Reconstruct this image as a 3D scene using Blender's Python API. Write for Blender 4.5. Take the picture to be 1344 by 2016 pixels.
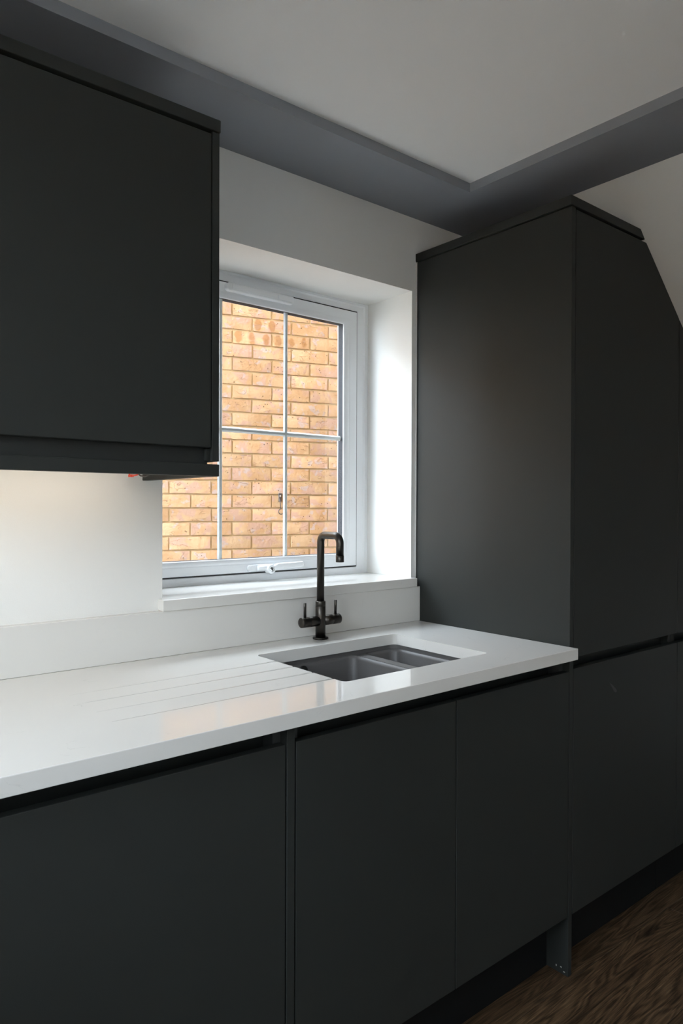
import bpy, bmesh, math, random
from mathutils import Vector, Matrix

# ---------------------------------------------------------------- scene, camera, light
SC = bpy.context.scene
COL = SC.collection
for o in list(bpy.data.objects):
    bpy.data.objects.remove(o)

cam_data = bpy.data.cameras.new('camera')
cam = bpy.data.objects.new('camera', cam_data)
COL.objects.link(cam)
CAM_R = Vector((0.7733, -0.6341, 0.0031))
CAM_U = Vector((0.0026, 0.0080, 1.0))
CAM_F = Vector((0.6341, 0.7732, -0.0079)).normalized()
CAM_R = (CAM_R - CAM_F * CAM_R.dot(CAM_F)).normalized()
CAM_U = CAM_R.cross(CAM_F).normalized()
m3 = Matrix((CAM_R, CAM_U, -CAM_F)).transposed()
cam.matrix_world = Matrix.Translation((-1.7062, -1.6872, 1.2919)) @ m3.to_4x4()
cam_data.sensor_fit = 'HORIZONTAL'
cam_data.sensor_width = 36.0
cam_data.lens = 37.224
cam_data.clip_start = 0.02
SC.camera = cam

world = bpy.data.worlds.new('overcast_sky')
SC.world = world
world.use_nodes = True
bg = world.node_tree.nodes['Background']
bg.inputs['Color'].default_value = (0.79, 0.88, 1.0, 1)
bg.inputs['Strength'].default_value = 3.2

SC.view_settings.view_transform = 'Standard'
SC.view_settings.look = 'None'
SC.view_settings.gamma = 1.0
SC.view_settings.use_curve_mapping = False
SC.view_settings.exposure = 2.72
SC.cycles.max_bounces = 14
SC.cycles.diffuse_bounces = 8
SC.cycles.glossy_bounces = 5
SC.cycles.transparent_max_bounces = 12
SC.cycles.caustics_reflective = False
SC.cycles.caustics_refractive = False
SC.cycles.sample_clamp_indirect = 6.0
SC.cycles.use_denoising = True


def portal(name, loc, rot, sx, sy):
    l = bpy.data.lights.new(name, 'AREA')
    l.shape = 'RECTANGLE'
    l.size, l.size_y = sx, sy
    l.cycles.is_portal = True
    o = bpy.data.objects.new(name, l)
    COL.objects.link(o)
    o.location, o.rotation_euler = loc, rot


# room dimensions (metres); window wall is the plane y = 0, the tall cabinet's flank is x = 0
ROOM_L, ROOM_R, ROOM_F = -2.30, 2.20, -4.30
CEIL, SOFF = 2.2881, 2.2604
WIN_Y0, WIN_Y1, WIN_Z0, WIN_Z1 = -1.80, -0.52, 1.06, 2.08      # second window, in the left wall
GD_Y0, GD_Y1, GD_Z1 = -4.00, -2.80, 2.06                        # glazed garden door further back in the left wall
portal('sky_portal_left', (ROOM_L - 0.10, (WIN_Y0 + WIN_Y1) / 2, (WIN_Z0 + WIN_Z1) / 2), (0, -math.pi / 2, 0), WIN_Z1 - WIN_Z0, WIN_Y1 - WIN_Y0)
portal('sky_portal_door', (ROOM_L - 0.10, (GD_Y0 + GD_Y1) / 2, GD_Z1 / 2), (0, -math.pi / 2, 0), GD_Z1, GD_Y1 - GD_Y0)
portal('sky_portal_window', (-0.49, 0.30, 1.528), (-math.pi / 2, 0, 0), 0.75, 0.82)


# ---------------------------------------------------------------- mesh helpers
def box(bm, x0, x1, y0, y1, z0, z1, bev=0.0, seg=2):
    t = bmesh.new()
    bmesh.ops.create_cube(t, size=1.0)
    for v in t.verts:
        v.co = Vector(((x0 + x1) / 2 + v.co.x * (x1 - x0), (y0 + y1) / 2 + v.co.y * (y1 - y0), (z0 + z1) / 2 + v.co.z * (z1 - z0)))
    if bev > 0:
        bmesh.ops.bevel(t, geom=list(t.edges), offset=bev, segments=seg, profile=0.5, affect='EDGES')
    merge(bm, t)
    return bm


def merge(bm, t):
    me = bpy.data.meshes.new('tmp')
    t.to_mesh(me)
    t.free()
    bm.from_mesh(me)
    bpy.data.meshes.remove(me)


def prism(bm, poly, axis, a0, a1, bev=0.0, seg=2):
    """poly: 2D outline in the plane normal to axis ('x': (y,z), 'y': (x,z), 'z': (x,y))."""
    def P(p, a):
        return {'x': (a, p[0], p[1]), 'y': (p[0], a, p[1]), 'z': (p[0], p[1], a)}[axis]
    t = bmesh.new()
    A = [t.verts.new(P(p, a0)) for p in poly]
    B = [t.verts.new(P(p, a1)) for p in poly]
    t.faces.new(A)
    t.faces.new(B[::-1])
    n = len(poly)
    for i in range(n):
        t.faces.new((A[i], B[i], B[(i + 1) % n], A[(i + 1) % n]))
    bmesh.ops.recalc_face_normals(t, faces=t.faces)
    if bev > 0:
        bmesh.ops.bevel(t, geom=list(t.edges), offset=bev, segments=seg, profile=0.5, affect='EDGES')
    merge(bm, t)
    return bm


def tube(bm, pts, r, n=20, cap=True):
    """pipe along pts; r a number or one radius per point"""
    pts = [Vector(p) for p in pts]
    rs = r if isinstance(r, (list, tuple)) else [r] * len(pts)
    t = bmesh.new()
    rings = []
    d0 = (pts[1] - pts[0]).normalized()
    ref = Vector((1, 0, 0)) if abs(d0.x) < 0.9 else Vector((0, 1, 0))
    u = d0.cross(ref).normalized()
    for i, p in enumerate(pts):
        if i == 0:
            d = pts[1] - pts[0]
        elif i == len(pts) - 1:
            d = pts[-1] - pts[-2]
        else:
            d = (pts[i + 1] - pts[i]).normalized() + (pts[i] - pts[i - 1]).normalized()
        if d.length < 1e-9:
            d = d0
        d.normalize()
        u = (u - d * u.dot(d)).normalized()
        w = d.cross(u)
        rings.append([t.verts.new(p + (u * math.cos(2 * math.pi * k / n) + w * math.sin(2 * math.pi * k / n)) * rs[i]) for k in range(n)])
    for a, b in zip(rings, rings[1:]):
        for k in range(n):
            f = t.faces.new((a[k], a[(k + 1) % n], b[(k + 1) % n], b[k]))
            f.smooth = True
    if cap:
        t.faces.new(rings[0][::-1])
        t.faces.new(rings[-1])
    bmesh.ops.recalc_face_normals(t, faces=t.faces)
    merge(bm, t)
    return bm


def lathe(bm, prof, c, n=32, axis='z'):
    """prof: list of (radius, height) from bottom to top, around a line through c"""
    t = bmesh.new()
    rings = []
    for r, h in prof:
        ring = []
        for k in range(n):
            a = 2 * math.pi * k / n
            p = (r * math.cos(a), r * math.sin(a), h)
            if axis == 'x':
                p = (h, r * math.cos(a), r * math.sin(a))
            elif axis == 'y':
                p = (r * math.cos(a), h, r * math.sin(a))
            ring.append(t.verts.new(Vector(c) + Vector(p)))
        rings.append(ring)
    for a, b in zip(rings, rings[1:]):
        for k in range(n):
            t.faces.new((a[k], a[(k + 1) % n], b[(k + 1) % n], b[k]))
    t.faces.new(rings[0][::-1])
    t.faces.new(rings[-1])
    bmesh.ops.recalc_face_normals(t, faces=t.faces)
    for f in t.faces:
        f.smooth = len(f.verts) == 4
    merge(bm, t)
    return bm


def rounded(x0, x1, y0, y1, r, seg=6):
    pts = []
    for cx, cy, a0 in ((x1 - r, y1 - r, 0), (x0 + r, y1 - r, 90), (x0 + r, y0 + r, 180), (x1 - r, y0 + r, 270)):
        for k in range(seg + 1):
            a = math.radians(a0 + 90 * k / seg)
            pts.append((cx + r * math.cos(a), cy + r * math.sin(a)))
    return pts


def root_loc(o):
    while o.parent is not None:
        o = o.parent
    return Vector(o.location)


def obj(name, bm, mat, parent=None, label=None, smooth=None):
    """links bm (world coordinates) as one mesh object"""
    if parent is not None:
        bmesh.ops.translate(bm, verts=bm.verts, vec=-root_loc(parent))
    me = bpy.data.meshes.new(name)
    bm.to_mesh(me)
    bm.free()
    me.materials.append(mat)
    o = bpy.data.objects.new(name, me)
    COL.objects.link(o)
    if parent is not None:
        o.parent = parent
    if label:
        o['label'] = label
    if smooth is not None:
        me.shade_smooth()
        me.set_sharp_from_angle(angle=smooth)
    return o


def thing(name, label, cat, loc, group=None):
    o = bpy.data.objects.new(name, None)
    o.empty_display_size = 0.05
    COL.objects.link(o)
    o.location = loc
    o['label'], o['category'] = label, cat
    if group:
        o['group'] = group
    return o


def tag(o, label, cat, group=None):
    o['label'], o['category'] = label, cat
    if group:
        o['group'] = group
    return o


def struct(o, label=None):
    o['kind'] = 'structure'
    if label:
        o['label'] = label
    return o


B = bmesh.new


# ---------------------------------------------------------------- materials
def mat_new(name):
    m = bpy.data.materials.new(name)
    m.use_nodes = True
    nt = m.node_tree
    return m, nt, nt.nodes, nt.links, nt.nodes['Principled BSDF']


def simple(name, col, rough=0.5, metal=0.0, spec=0.5, bump=0.0, bscale=200.0, var=0.0, vscale=3.0, coat=0.0):
    m, nt, N, L, P = mat_new(name)
    P.inputs['Base Color'].default_value = (*col, 1)
    P.inputs['Roughness'].default_value = rough
    P.inputs['Metallic'].default_value = metal
    P.inputs['Specular IOR Level'].default_value = spec
    P.inputs['Coat Weight'].default_value = coat
    tc = N.new('ShaderNodeTexCoord')
    if bump:
        n = N.new('ShaderNodeTexNoise')
        n.inputs['Scale'].default_value = bscale
        n.inputs['Detail'].default_value = 4
        L.new(tc.outputs['Object'], n.inputs['Vector'])
        b = N.new('ShaderNodeBump')
        b.inputs['Strength'].default_value = bump
        b.inputs['Distance'].default_value = 0.001
        L.new(n.outputs['Fac'], b.inputs['Height'])
        L.new(b.outputs['Normal'], P.inputs['Normal'])
    if var:
        n = N.new('ShaderNodeTexNoise')
        n.inputs['Scale'].default_value = vscale
        n.inputs['Detail'].default_value = 3
        L.new(tc.outputs['Object'], n.inputs['Vector'])
        r = N.new('ShaderNodeMapRange')
        r.inputs['To Min'].default_value = 1 - var
        r.inputs['To Max'].default_value = 1 + var
        L.new(n.outputs['Fac'], r.inputs['Value'])
        h = N.new('ShaderNodeMix')
        h.data_type = 'RGBA'
        h.blend_type = 'MULTIPLY'
        h.inputs['Factor'].default_value = 1
        h.inputs['A'].default_value = (*col, 1)
        L.new(r.outputs['Result'], h.inputs['B'])
        L.new(h.outputs['Result'], P.inputs['Base Color'])
    return m


M = {}
M['wall'] = simple('white_wall_paint', (0.78, 0.775, 0.75), 0.6, spec=0.3, bump=0.15, bscale=350)
M['ceil'] = simple('white_ceiling_paint', (0.80, 0.80, 0.79), 0.7, spec=0.2, bump=0.1, bscale=350)
M['grey'] = simple('blue_grey_soffit_paint', (0.235, 0.247, 0.272), 0.55, spec=0.35, bump=0.1, bscale=350)
M['anth'] = simple('matt_anthracite_laminate', (0.0225, 0.0245, 0.0225), 0.52, spec=0.25, bump=0.04, bscale=900, var=0.05, vscale=2)
M['rail'] = simple('anthracite_aluminium_rail', (0.016, 0.018, 0.017), 0.4, spec=0.4)
M['carc'] = simple('dark_grey_carcass', (0.03, 0.032, 0.031), 0.55)
M['plin'] = simple('black_anthracite_plinth', (0.006, 0.0065, 0.0065), 0.65, spec=0.15)
M['pvc'] = simple('white_upvc', (0.80, 0.82, 0.84), 0.28, spec=0.5)
M['bar'] = simple('bright_white_glazing_bar', (0.90, 0.91, 0.92), 0.35)
M['gask'] = simple('black_rubber_gasket', (0.012, 0.012, 0.013), 0.6)
M['spacer'] = simple('slate_grey_glazing_spacer', (0.010, 0.014, 0.022), 0.6, spec=0.25)
M['tap'] = simple('brushed_gunmetal', (0.066, 0.060, 0.053), 0.34, metal=1.0, bump=0.02, bscale=600)
M['sink'] = simple('matt_dark_grey_granite_composite', (0.105, 0.100, 0.098), 0.45, spec=0.4, bump=0.1, bscale=900, var=0.1, vscale=400)
M['black'] = simple('black_plastic', (0.008, 0.008, 0.008), 0.4)
M['chrome'] = simple('polished_steel', (0.55, 0.56, 0.58), 0.2, metal=1.0)
M['red'] = simple('red_cable_sheath', (0.75, 0.06, 0.02), 0.35)
M['iron'] = simple('weathered_iron', (0.10, 0.085, 0.08), 0.55, metal=0.6, var=0.3, vscale=120)
M['pale'] = simple('pale_cream_carcass_board', (0.70, 0.66, 0.60), 0.5)
M['seal'] = simple('white_silicone_sealant', (0.82, 0.82, 0.80), 0.35)
M['scuff'] = simple('pale_scuff', (0.055, 0.055, 0.053), 0.6)
M['chip'] = simple('pale_chipped_board', (0.30, 0.29, 0.27), 0.8)


def quartz():
    m, nt, N, L, P = mat_new('white_polished_quartz')
    P.inputs['Roughness'].default_value = 0.07
    P.inputs['Specular IOR Level'].default_value = 0.5
    tc = N.new('ShaderNodeTexCoord')
    n1 = N.new('ShaderNodeTexNoise')
    n1.inputs['Scale'].default_value = 7.0
    n1.inputs['Detail'].default_value = 6
    n1.inputs['Distortion'].default_value = 1.6
    L.new(tc.outputs['Object'], n1.inputs['Vector'])
    # thin veins: where the noise crosses 0.5
    s = N.new('ShaderNodeMath'); s.operation = 'SUBTRACT'; s.inputs[1].default_value = 0.5
    L.new(n1.outputs['Fac'], s.inputs[0])
    a = N.new('ShaderNodeMath'); a.operation = 'ABSOLUTE'
    L.new(s.outputs[0], a.inputs[0])
    r = N.new('ShaderNodeMapRange')
    r.inputs['From Min'].default_value = 0.0
    r.inputs['From Max'].default_value = 0.007
    r.inputs['To Min'].default_value = 1.0
    r.inputs['To Max'].default_value = 0.0
    L.new(a.outputs[0], r.inputs['Value'])
    n2 = N.new('ShaderNodeTexNoise')
    n2.inputs['Scale'].default_value = 11.0
    n2.inputs['Detail'].default_value = 3
    L.new(tc.outputs['Object'], n2.inputs['Vector'])
    r2 = N.new('ShaderNodeMapRange')
    r2.inputs['From Min'].default_value = 0.58
    r2.inputs['From Max'].default_value = 0.70
    r2.inputs['To Max'].default_value = 0.30
    L.new(n2.outputs['Fac'], r2.inputs['Value'])
    k = N.new('ShaderNodeMath'); k.operation = 'MULTIPLY'
    L.new(r.outputs['Result'], k.inputs[0])
    L.new(r2.outputs['Result'], k.inputs[1])
    mx = N.new('ShaderNodeMix'); mx.data_type = 'RGBA'
    mx.inputs['A'].default_value = (0.675, 0.658, 0.624, 1)
    mx.inputs['B'].default_value = (0.30, 0.29, 0.28, 1)
    L.new(k.outputs[0], mx.inputs['Factor'])
    L.new(mx.outputs['Result'], P.inputs['Base Color'])
    return m


def glass():
    m = bpy.data.materials.new('clear_window_glass')
    m.use_nodes = True
    nt = m.node_tree
    N, L = nt.nodes, nt.links
    N.clear()
    out = N.new('ShaderNodeOutputMaterial')
    tr = N.new('ShaderNodeBsdfTransparent')
    tr.inputs['Color'].default_value = (0.97, 0.985, 0.98, 1)
    gl = N.new('ShaderNodeBsdfGlossy')
    gl.inputs['Roughness'].default_value = 0.0
    # Schlick reflectance of an uncoated pane, the same from both sides
    ge = N.new('ShaderNodeNewGeometry')
    dt = N.new('ShaderNodeVectorMath'); dt.operation = 'DOT_PRODUCT'
    L.new(ge.outputs['Incoming'], dt.inputs[0])
    L.new(ge.outputs['Normal'], dt.inputs[1])
    ab = N.new('ShaderNodeMath'); ab.operation = 'ABSOLUTE'
    L.new(dt.outputs['Value'], ab.inputs[0])
    iv = N.new('ShaderNodeMath'); iv.operation = 'SUBTRACT'; iv.inputs[0].default_value = 1.0
    L.new(ab.outputs[0], iv.inputs[1])
    pw = N.new('ShaderNodeMath'); pw.operation = 'POWER'; pw.inputs[1].default_value = 5.0
    L.new(iv.outputs[0], pw.inputs[0])
    fr = N.new('ShaderNodeMath'); fr.operation = 'MULTIPLY_ADD'
    fr.inputs[1].default_value = 0.96
    fr.inputs[2].default_value = 0.04
    L.new(pw.outputs[0], fr.inputs[0])
    mx = N.new('ShaderNodeMixShader')
    L.new(fr.outputs[0], mx.inputs[0])
    L.new(tr.outputs[0], mx.inputs[1])
    L.new(gl.outputs[0], mx.inputs[2])
    L.new(mx.outputs[0], out.inputs['Surface'])
    return m


def ramp(N, stops):
    c = N.new('ShaderNodeValToRGB')
    e = c.color_ramp.elements
    e[0].position, e[0].color = stops[0][0], (*stops[0][1], 1)
    e[1].position, e[1].color = stops[-1][0], (*stops[-1][1], 1)
    for p, col in stops[1:-1]:
        x = e.new(p)
        x.color = (*col, 1)
    return c


def wood():
    m, nt, N, L, P = mat_new('smoked_oak')
    P.inputs['Roughness'].default_value = 0.5
    P.inputs['Specular IOR Level'].default_value = 0.3
    tc = N.new('ShaderNodeTexCoord')
    oi = N.new('ShaderNodeObjectInfo')
    off = N.new('ShaderNodeVectorMath'); off.operation = 'SCALE'
    off.inputs[0].default_value = (17.0, 9.0, 5.0)
    L.new(oi.outputs['Random'], off.inputs['Scale'])
    ad = N.new('ShaderNodeVectorMath'); ad.operation = 'ADD'
    L.new(tc.outputs['Object'], ad.inputs[0])
    L.new(off.outputs[0], ad.inputs[1])
    mp = N.new('ShaderNodeMapping')
    mp.inputs['Scale'].default_value = (1.0, 9.0, 9.0)
    L.new(ad.outputs[0], mp.inputs['Vector'])
    big = N.new('ShaderNodeTexNoise')           # growth rings as contour lines of a stretched noise
    big.inputs['Scale'].default_value = 1.3
    big.inputs['Detail'].default_value = 2
    big.inputs['Distortion'].default_value = 0.5
    L.new(mp.outputs[0], big.inputs['Vector'])
    mu = N.new('ShaderNodeMath'); mu.operation = 'MULTIPLY'; mu.inputs[1].default_value = 120.0
    L.new(big.outputs['Fac'], mu.inputs[0])
    sn = N.new('ShaderNodeMath'); sn.operation = 'SINE'
    L.new(mu.outputs[0], sn.inputs[0])
    mp2 = N.new('ShaderNodeMapping')
    mp2.inputs['Scale'].default_value = (14.0, 420.0, 60.0)
    L.new(ad.outputs[0], mp2.inputs['Vector'])
    fine = N.new('ShaderNodeTexNoise')
    fine.inputs['Scale'].default_value = 1.0
    fine.inputs['Detail'].default_value = 3
    L.new(mp2.outputs[0], fine.inputs['Vector'])
    pat = N.new('ShaderNodeTexNoise')
    pat.inputs['Scale'].default_value = 5.0
    pat.inputs['Detail'].default_value = 3
    L.new(mp.outputs[0], pat.inputs['Vector'])
    c = ramp(N, [(0.0, (0.016, 0.009, 0.005)), (0.30, (0.048, 0.028, 0.014)), (0.6, (0.108, 0.064, 0.033)), (1.0, (0.24, 0.150, 0.080))])
    s1 = N.new('ShaderNodeMath'); s1.operation = 'MULTIPLY_ADD'
    s1.inputs[1].default_value = 0.13
    L.new(sn.outputs[0], s1.inputs[0])
    L.new(fine.outputs['Fac'], s1.inputs[2])
    s2 = N.new('ShaderNodeMath'); s2.operation = 'MULTIPLY_ADD'
    s2.inputs[1].default_value = 0.5
    L.new(pat.outputs['Fac'], s2.inputs[0])
    L.new(s1.outputs[0], s2.inputs[2])
    # sparse knots and drying cracks
    kn = N.new('ShaderNodeTexVoronoi')
    kn.inputs['Scale'].default_value = 1.0
    mpk = N.new('ShaderNodeMapping')
    mpk.inputs['Scale'].default_value = (2.2, 6.5, 1.0)
    L.new(ad.outputs[0], mpk.inputs['Vector'])
    L.new(mpk.outputs[0], kn.inputs['Vector'])
    km = N.new('ShaderNodeMapRange')
    km.inputs['From Min'].default_value = 0.03
    km.inputs['From Max'].default_value = 0.16
    km.inputs['To Min'].default_value = 0.45
    km.inputs['To Max'].default_value = 0.0
    L.new(kn.outputs['Distance'], km.inputs['Value'])
    s3 = N.new('ShaderNodeMath'); s3.operation = 'SUBTRACT'; s3.inputs[1].default_value = 0.34
    L.new(s2.outputs[0], s3.inputs[0])
    s4 = N.new('ShaderNodeMath'); s4.operation = 'SUBTRACT'
    L.new(s3.outputs[0], s4.inputs[0])
    L.new(km.outputs['Result'], s4.inputs[1])
    L.new(s4.outputs[0], c.inputs['Fac'])
    hv = N.new('ShaderNodeMapRange')
    hv.inputs['To Min'].default_value = 0.8
    hv.inputs['To Max'].default_value = 1.2
    L.new(oi.outputs['Random'], hv.inputs['Value'])
    mx = N.new('ShaderNodeMix'); mx.data_type = 'RGBA'; mx.blend_type = 'MULTIPLY'
    mx.inputs['Factor'].default_value = 1
    L.new(c.outputs['Color'], mx.inputs['A'])
    L.new(hv.outputs['Result'], mx.inputs['B'])
    L.new(mx.outputs['Result'], P.inputs['Base Color'])
    b = N.new('ShaderNodeBump')
    b.inputs['Strength'].default_value = 0.35
    b.inputs['Distance'].default_value = 0.002
    L.new(s1.outputs[0], b.inputs['Height'])
    L.new(b.outputs['Normal'], P.inputs['Normal'])
    return m


def brick_mat(name, ring):
    """buff stock brick: warm sand body, pinkish blotches, dark specks, folded creases"""
    m, nt, N, L, P = mat_new(name)
    P.inputs['Roughness'].default_value = 0.9
    P.inputs['Specular IOR Level'].default_value = 0.1
    tc = N.new('ShaderNodeTexCoord')
    oi = N.new('ShaderNodeObjectInfo')
    off = N.new('ShaderNodeVectorMath'); off.operation = 'SCALE'
    off.inputs[0].default_value = (31.0, 13.0, 23.0)
    L.new(oi.outputs['Random'], off.inputs['Scale'])
    ad = N.new('ShaderNodeVectorMath'); ad.operation = 'ADD'
    L.new(tc.outputs['Object'], ad.inputs[0])
    L.new(off.outputs[0], ad.inputs[1])

    def noise(scale, detail, dist=0.0):
        n = N.new('ShaderNodeTexNoise')
        n.inputs['Scale'].default_value = scale
        n.inputs['Detail'].default_value = detail
        n.inputs['Distortion'].default_value = dist
        L.new(ad.outputs[0], n.inputs['Vector'])
        return n

    def mask(sock, a, b, top=1.0):
        r = N.new('ShaderNodeMapRange')
        r.interpolation_type = 'SMOOTHSTEP'
        r.inputs['From Min'].default_value = a
        r.inputs['From Max'].default_value = b
        r.inputs['To Max'].default_value = top
        L.new(sock, r.inputs['Value'])
        return r.outputs['Result']

    def mix(a, col, f):
        x = N.new('ShaderNodeMix'); x.data_type = 'RGBA'
        if isinstance(a, tuple):
            x.inputs['A'].default_value = (*a, 1)
        else:
            L.new(a, x.inputs['A'])
        x.inputs['B'].default_value = (*col, 1)
        L.new(f, x.inputs['Factor'])
        return x.outputs['Result']

    base = mix((0.44, 0.276, 0.152), (0.505, 0.356, 0.220), mask(noise(9, 4).outputs['Fac'], 0.35, 0.65))
    pinkm = mask(noise(13, 4, 0.5).outputs['Fac'], 0.50, 0.60, 0.9)
    base = mix(base, (0.44, 0.29, 0.225), pinkm)
    greym = mask(noise(22, 2).outputs['Fac'], 0.60, 0.66, 0.75)
    base = mix(base, (0.42, 0.35, 0.335), greym)
    if ring:
        # two or three rounded scorch patches along the face
        sx = N.new('ShaderNodeSeparateXYZ')
        L.new(tc.outputs['Object'], sx.inputs[0])
        f1 = N.new('ShaderNodeMath'); f1.operation = 'MULTIPLY'; f1.inputs[1].default_value = 2 * math.pi / 0.078
        L.new(sx.outputs['X'], f1.inputs[0])
        f2 = N.new('ShaderNodeMath'); f2.operation = 'COSINE'
        L.new(f1.outputs[0], f2.inputs[0])
        f3 = N.new('ShaderNodeMath'); f3.operation = 'POWER'; f3.inputs[1].default_value = 2.0
        L.new(sx.outputs['Z'], f3.inputs[0])
        f4 = N.new('ShaderNodeMath'); f4.operation = 'MULTIPLY_ADD'; f4.inputs[1].default_value = -1000.0
        L.new(f3.outputs[0], f4.inputs[0])
        L.new(f2.outputs[0], f4.inputs[2])
        f5 = N.new('ShaderNodeMath'); f5.operation = 'MULTIPLY_ADD'; f5.inputs[1].default_value = 3.6
        L.new(noise(18, 4, 0.8).outputs['Fac'], f5.inputs[0])
        L.new(f4.outputs[0], f5.inputs[2])
        base = mix(base, (0.31, 0.155, 0.062), mask(f5.outputs[0], 1.3, 2.3, 0.75))
    # dark specks
    v = N.new('ShaderNodeTexVoronoi')
    v.inputs['Scale'].default_value = 62
    v.inputs['Randomness'].default_value = 1.0
    L.new(ad.outputs[0], v.inputs['Vector'])
    vd = N.new('ShaderNodeMath'); vd.operation = 'MULTIPLY_ADD'; vd.inputs[1].default_value = 0.5
    L.new(noise(30, 1).outputs['Fac'], vd.inputs[0])
    L.new(v.outputs['Distance'], vd.inputs[2])
    inv = mask(vd.outputs[0], 0.46, 0.32, 0.9)
    sel = mask(noise(41, 2).outputs['Fac'], 0.50, 0.58, 1.0)
    sp = N.new('ShaderNodeMath'); sp.operation = 'MULTIPLY'
    L.new(inv, sp.inputs[0])
    L.new(sel, sp.inputs[1])
    base = mix(base, (0.06, 0.035, 0.022), sp.outputs[0])
    # creases: contour lines of a stretched, distorted noise
    mp = N.new('ShaderNodeMapping')
    mp.inputs['Scale'].default_value = (7, 7, 20)
    mp.inputs['Rotation'].default_value = (0, 0.35, 0)
    L.new(ad.outputs[0], mp.inputs['Vector'])
    n3 = N.new('ShaderNodeTexNoise')
    n3.inputs['Scale'].default_value = 1.6
    n3.inputs['Detail'].default_value = 3
    n3.inputs['Distortion'].default_value = 0.8
    L.new(mp.outputs[0], n3.inputs['Vector'])
    sb = N.new('ShaderNodeMath'); sb.operation = 'SUBTRACT'; sb.inputs[1].default_value = 0.52
    L.new(n3.outputs['Fac'], sb.inputs[0])
    ab = N.new('ShaderNodeMath'); ab.operation = 'ABSOLUTE'
    L.new(sb.outputs[0], ab.inputs[0])
    cre0 = mask(ab.outputs[0], 0.012, 0.003, 0.85)
    crm = N.new('ShaderNodeMath'); crm.operation = 'MULTIPLY'
    L.new(cre0, crm.inputs[0])
    L.new(mask(noise(11, 1).outputs['Fac'], 0.53, 0.60, 1.0), crm.inputs[1])
    cre = crm.outputs[0]
    base = mix(base, (0.32, 0.20, 0.12), cre)
    hv = N.new('ShaderNodeMapRange')
    hv.inputs['To Min'].default_value = 0.86
    hv.inputs['To Max'].default_value = 1.1
    L.new(oi.outputs['Random'], hv.inputs['Value'])
    mx = N.new('ShaderNodeMix'); mx.data_type = 'RGBA'; mx.blend_type = 'MULTIPLY'
    mx.inputs['Factor'].default_value = 1
    L.new(base, mx.inputs['A'])
    L.new(hv.outputs['Result'], mx.inputs['B'])
    L.new(mx.outputs['Result'], P.inputs['Base Color'])
    h = N.new('ShaderNodeMath'); h.operation = 'SUBTRACT'
    L.new(noise(60, 5).outputs['Fac'], h.inputs[0])
    L.new(cre, h.inputs[1])
    b = N.new('ShaderNodeBump')
    b.inputs['Strength'].default_value = 0.7
    b.inputs['Distance'].default_value = 0.004
    L.new(h.outputs[0], b.inputs['Height'])
    L.new(b.outputs['Normal'], P.inputs['Normal'])
    return m


M['quartz'] = quartz()
M['glass'] = glass()
M['wood'] = wood()
M['brick'] = brick_mat('buff_stock_brick', False)
M['brick_burnt'] = brick_mat('burnt_ring_brick', True)
M['mortar'] = simple('sandy_mortar', (0.47, 0.365, 0.220), 0.95, spec=0.05, bump=0.8, bscale=220, var=0.12, vscale=25)
M['paving'] = simple('pale_concrete_paving', (0.42, 0.41, 0.39), 0.9, spec=0.1, bump=0.5, bscale=90, var=0.15, vscale=4)
M['render'] = simple('pale_exterior_render', (0.33, 0.24, 0.16), 0.9, spec=0.1)

# ---------------------------------------------------------------- the room shell
WX0, WX1, WZ0, WZ1 = -0.915, -0.0197, 1.0250, 2.0152     # plastered window opening
FY = 0.2226                                               # room face of the window frame
OX0, OX1, OZ0, OZ1 = -0.967, -0.018, 1.030, 2.0172       # structural opening behind the plaster


def wall_with_hole(bm, axis_pos0, axis_pos1, u0, u1, z0, z1, hu0, hu1, hz0, hz1, along='x'):
    """a slab with one rectangular hole, single clean mesh"""
    t = bmesh.new()

    def ring(a, pts):
        return [t.verts.new((p[0], a, p[1]) if along == 'x' else (a, p[0], p[1])) for p in pts]
    outer = [(u0, z0), (u1, z0), (u1, z1), (u0, z1)]
    inner = [(hu0, hz0), (hu1, hz0), (hu1, hz1), (hu0, hz1)]
    oa, ia = ring(axis_pos0, outer), ring(axis_pos0, inner)
    ob, ib = ring(axis_pos1, outer), ring(axis_pos1, inner)
    for i in range(4):
        j = (i + 1) % 4
        t.faces.new((oa[i], oa[j], ia[j], ia[i]))
        t.faces.new((ob[j], ob[i], ib[i], ib[j]))
        t.faces.new((oa[j], oa[i], ob[i], ob[j]))
        t.faces.new((ia[i], ia[j], ib[j], ib[i]))
    bmesh.ops.recalc_face_normals(t, faces=t.faces)
    merge(bm, t)
    return bm


WALL_TOP = 2.60
bm = wall_with_hole(B(), 0.0, FY, ROOM_L, ROOM_R, -0.10, WALL_TOP, WX0, WX1, WZ0, WZ1)
wall_back = struct(obj('wall_back', bm, M['wall']))
bm = wall_with_hole(B(), FY, 0.34, ROOM_L - 0.25, 6.0, -0.30, 5.20, OX0, OX1, OZ0 - 0.03, OZ1 + 0.02)
obj('outer_leaf', bm, M['render'], wall_back)

bm = wall_with_hole(B(), ROOM_L - 0.25, ROOM_L, -2.10, 0.0, -0.10, WALL_TOP, WIN_Y0, WIN_Y1, WIN_Z0, WIN_Z1, along='y')
wall_with_hole(bm, ROOM_L - 0.25, ROOM_L, ROOM_F, -2.10, -0.10, WALL_TOP, GD_Y0, GD_Y1, 0.0, GD_Z1, along='y')
wall_left = struct(obj('wall_left', bm, M['wall']))
wall_right = struct(obj('wall_right', box(B(), ROOM_R, ROOM_R + 0.12, ROOM_F, 0.34, -0.1, WALL_TOP), M['wall']))
wall_front = struct(obj('wall_front', box(B(), ROOM_L - 0.25, ROOM_R + 0.12, ROOM_F - 0.12, ROOM_F, -0.1, WALL_TOP), M['wall']))

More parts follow.
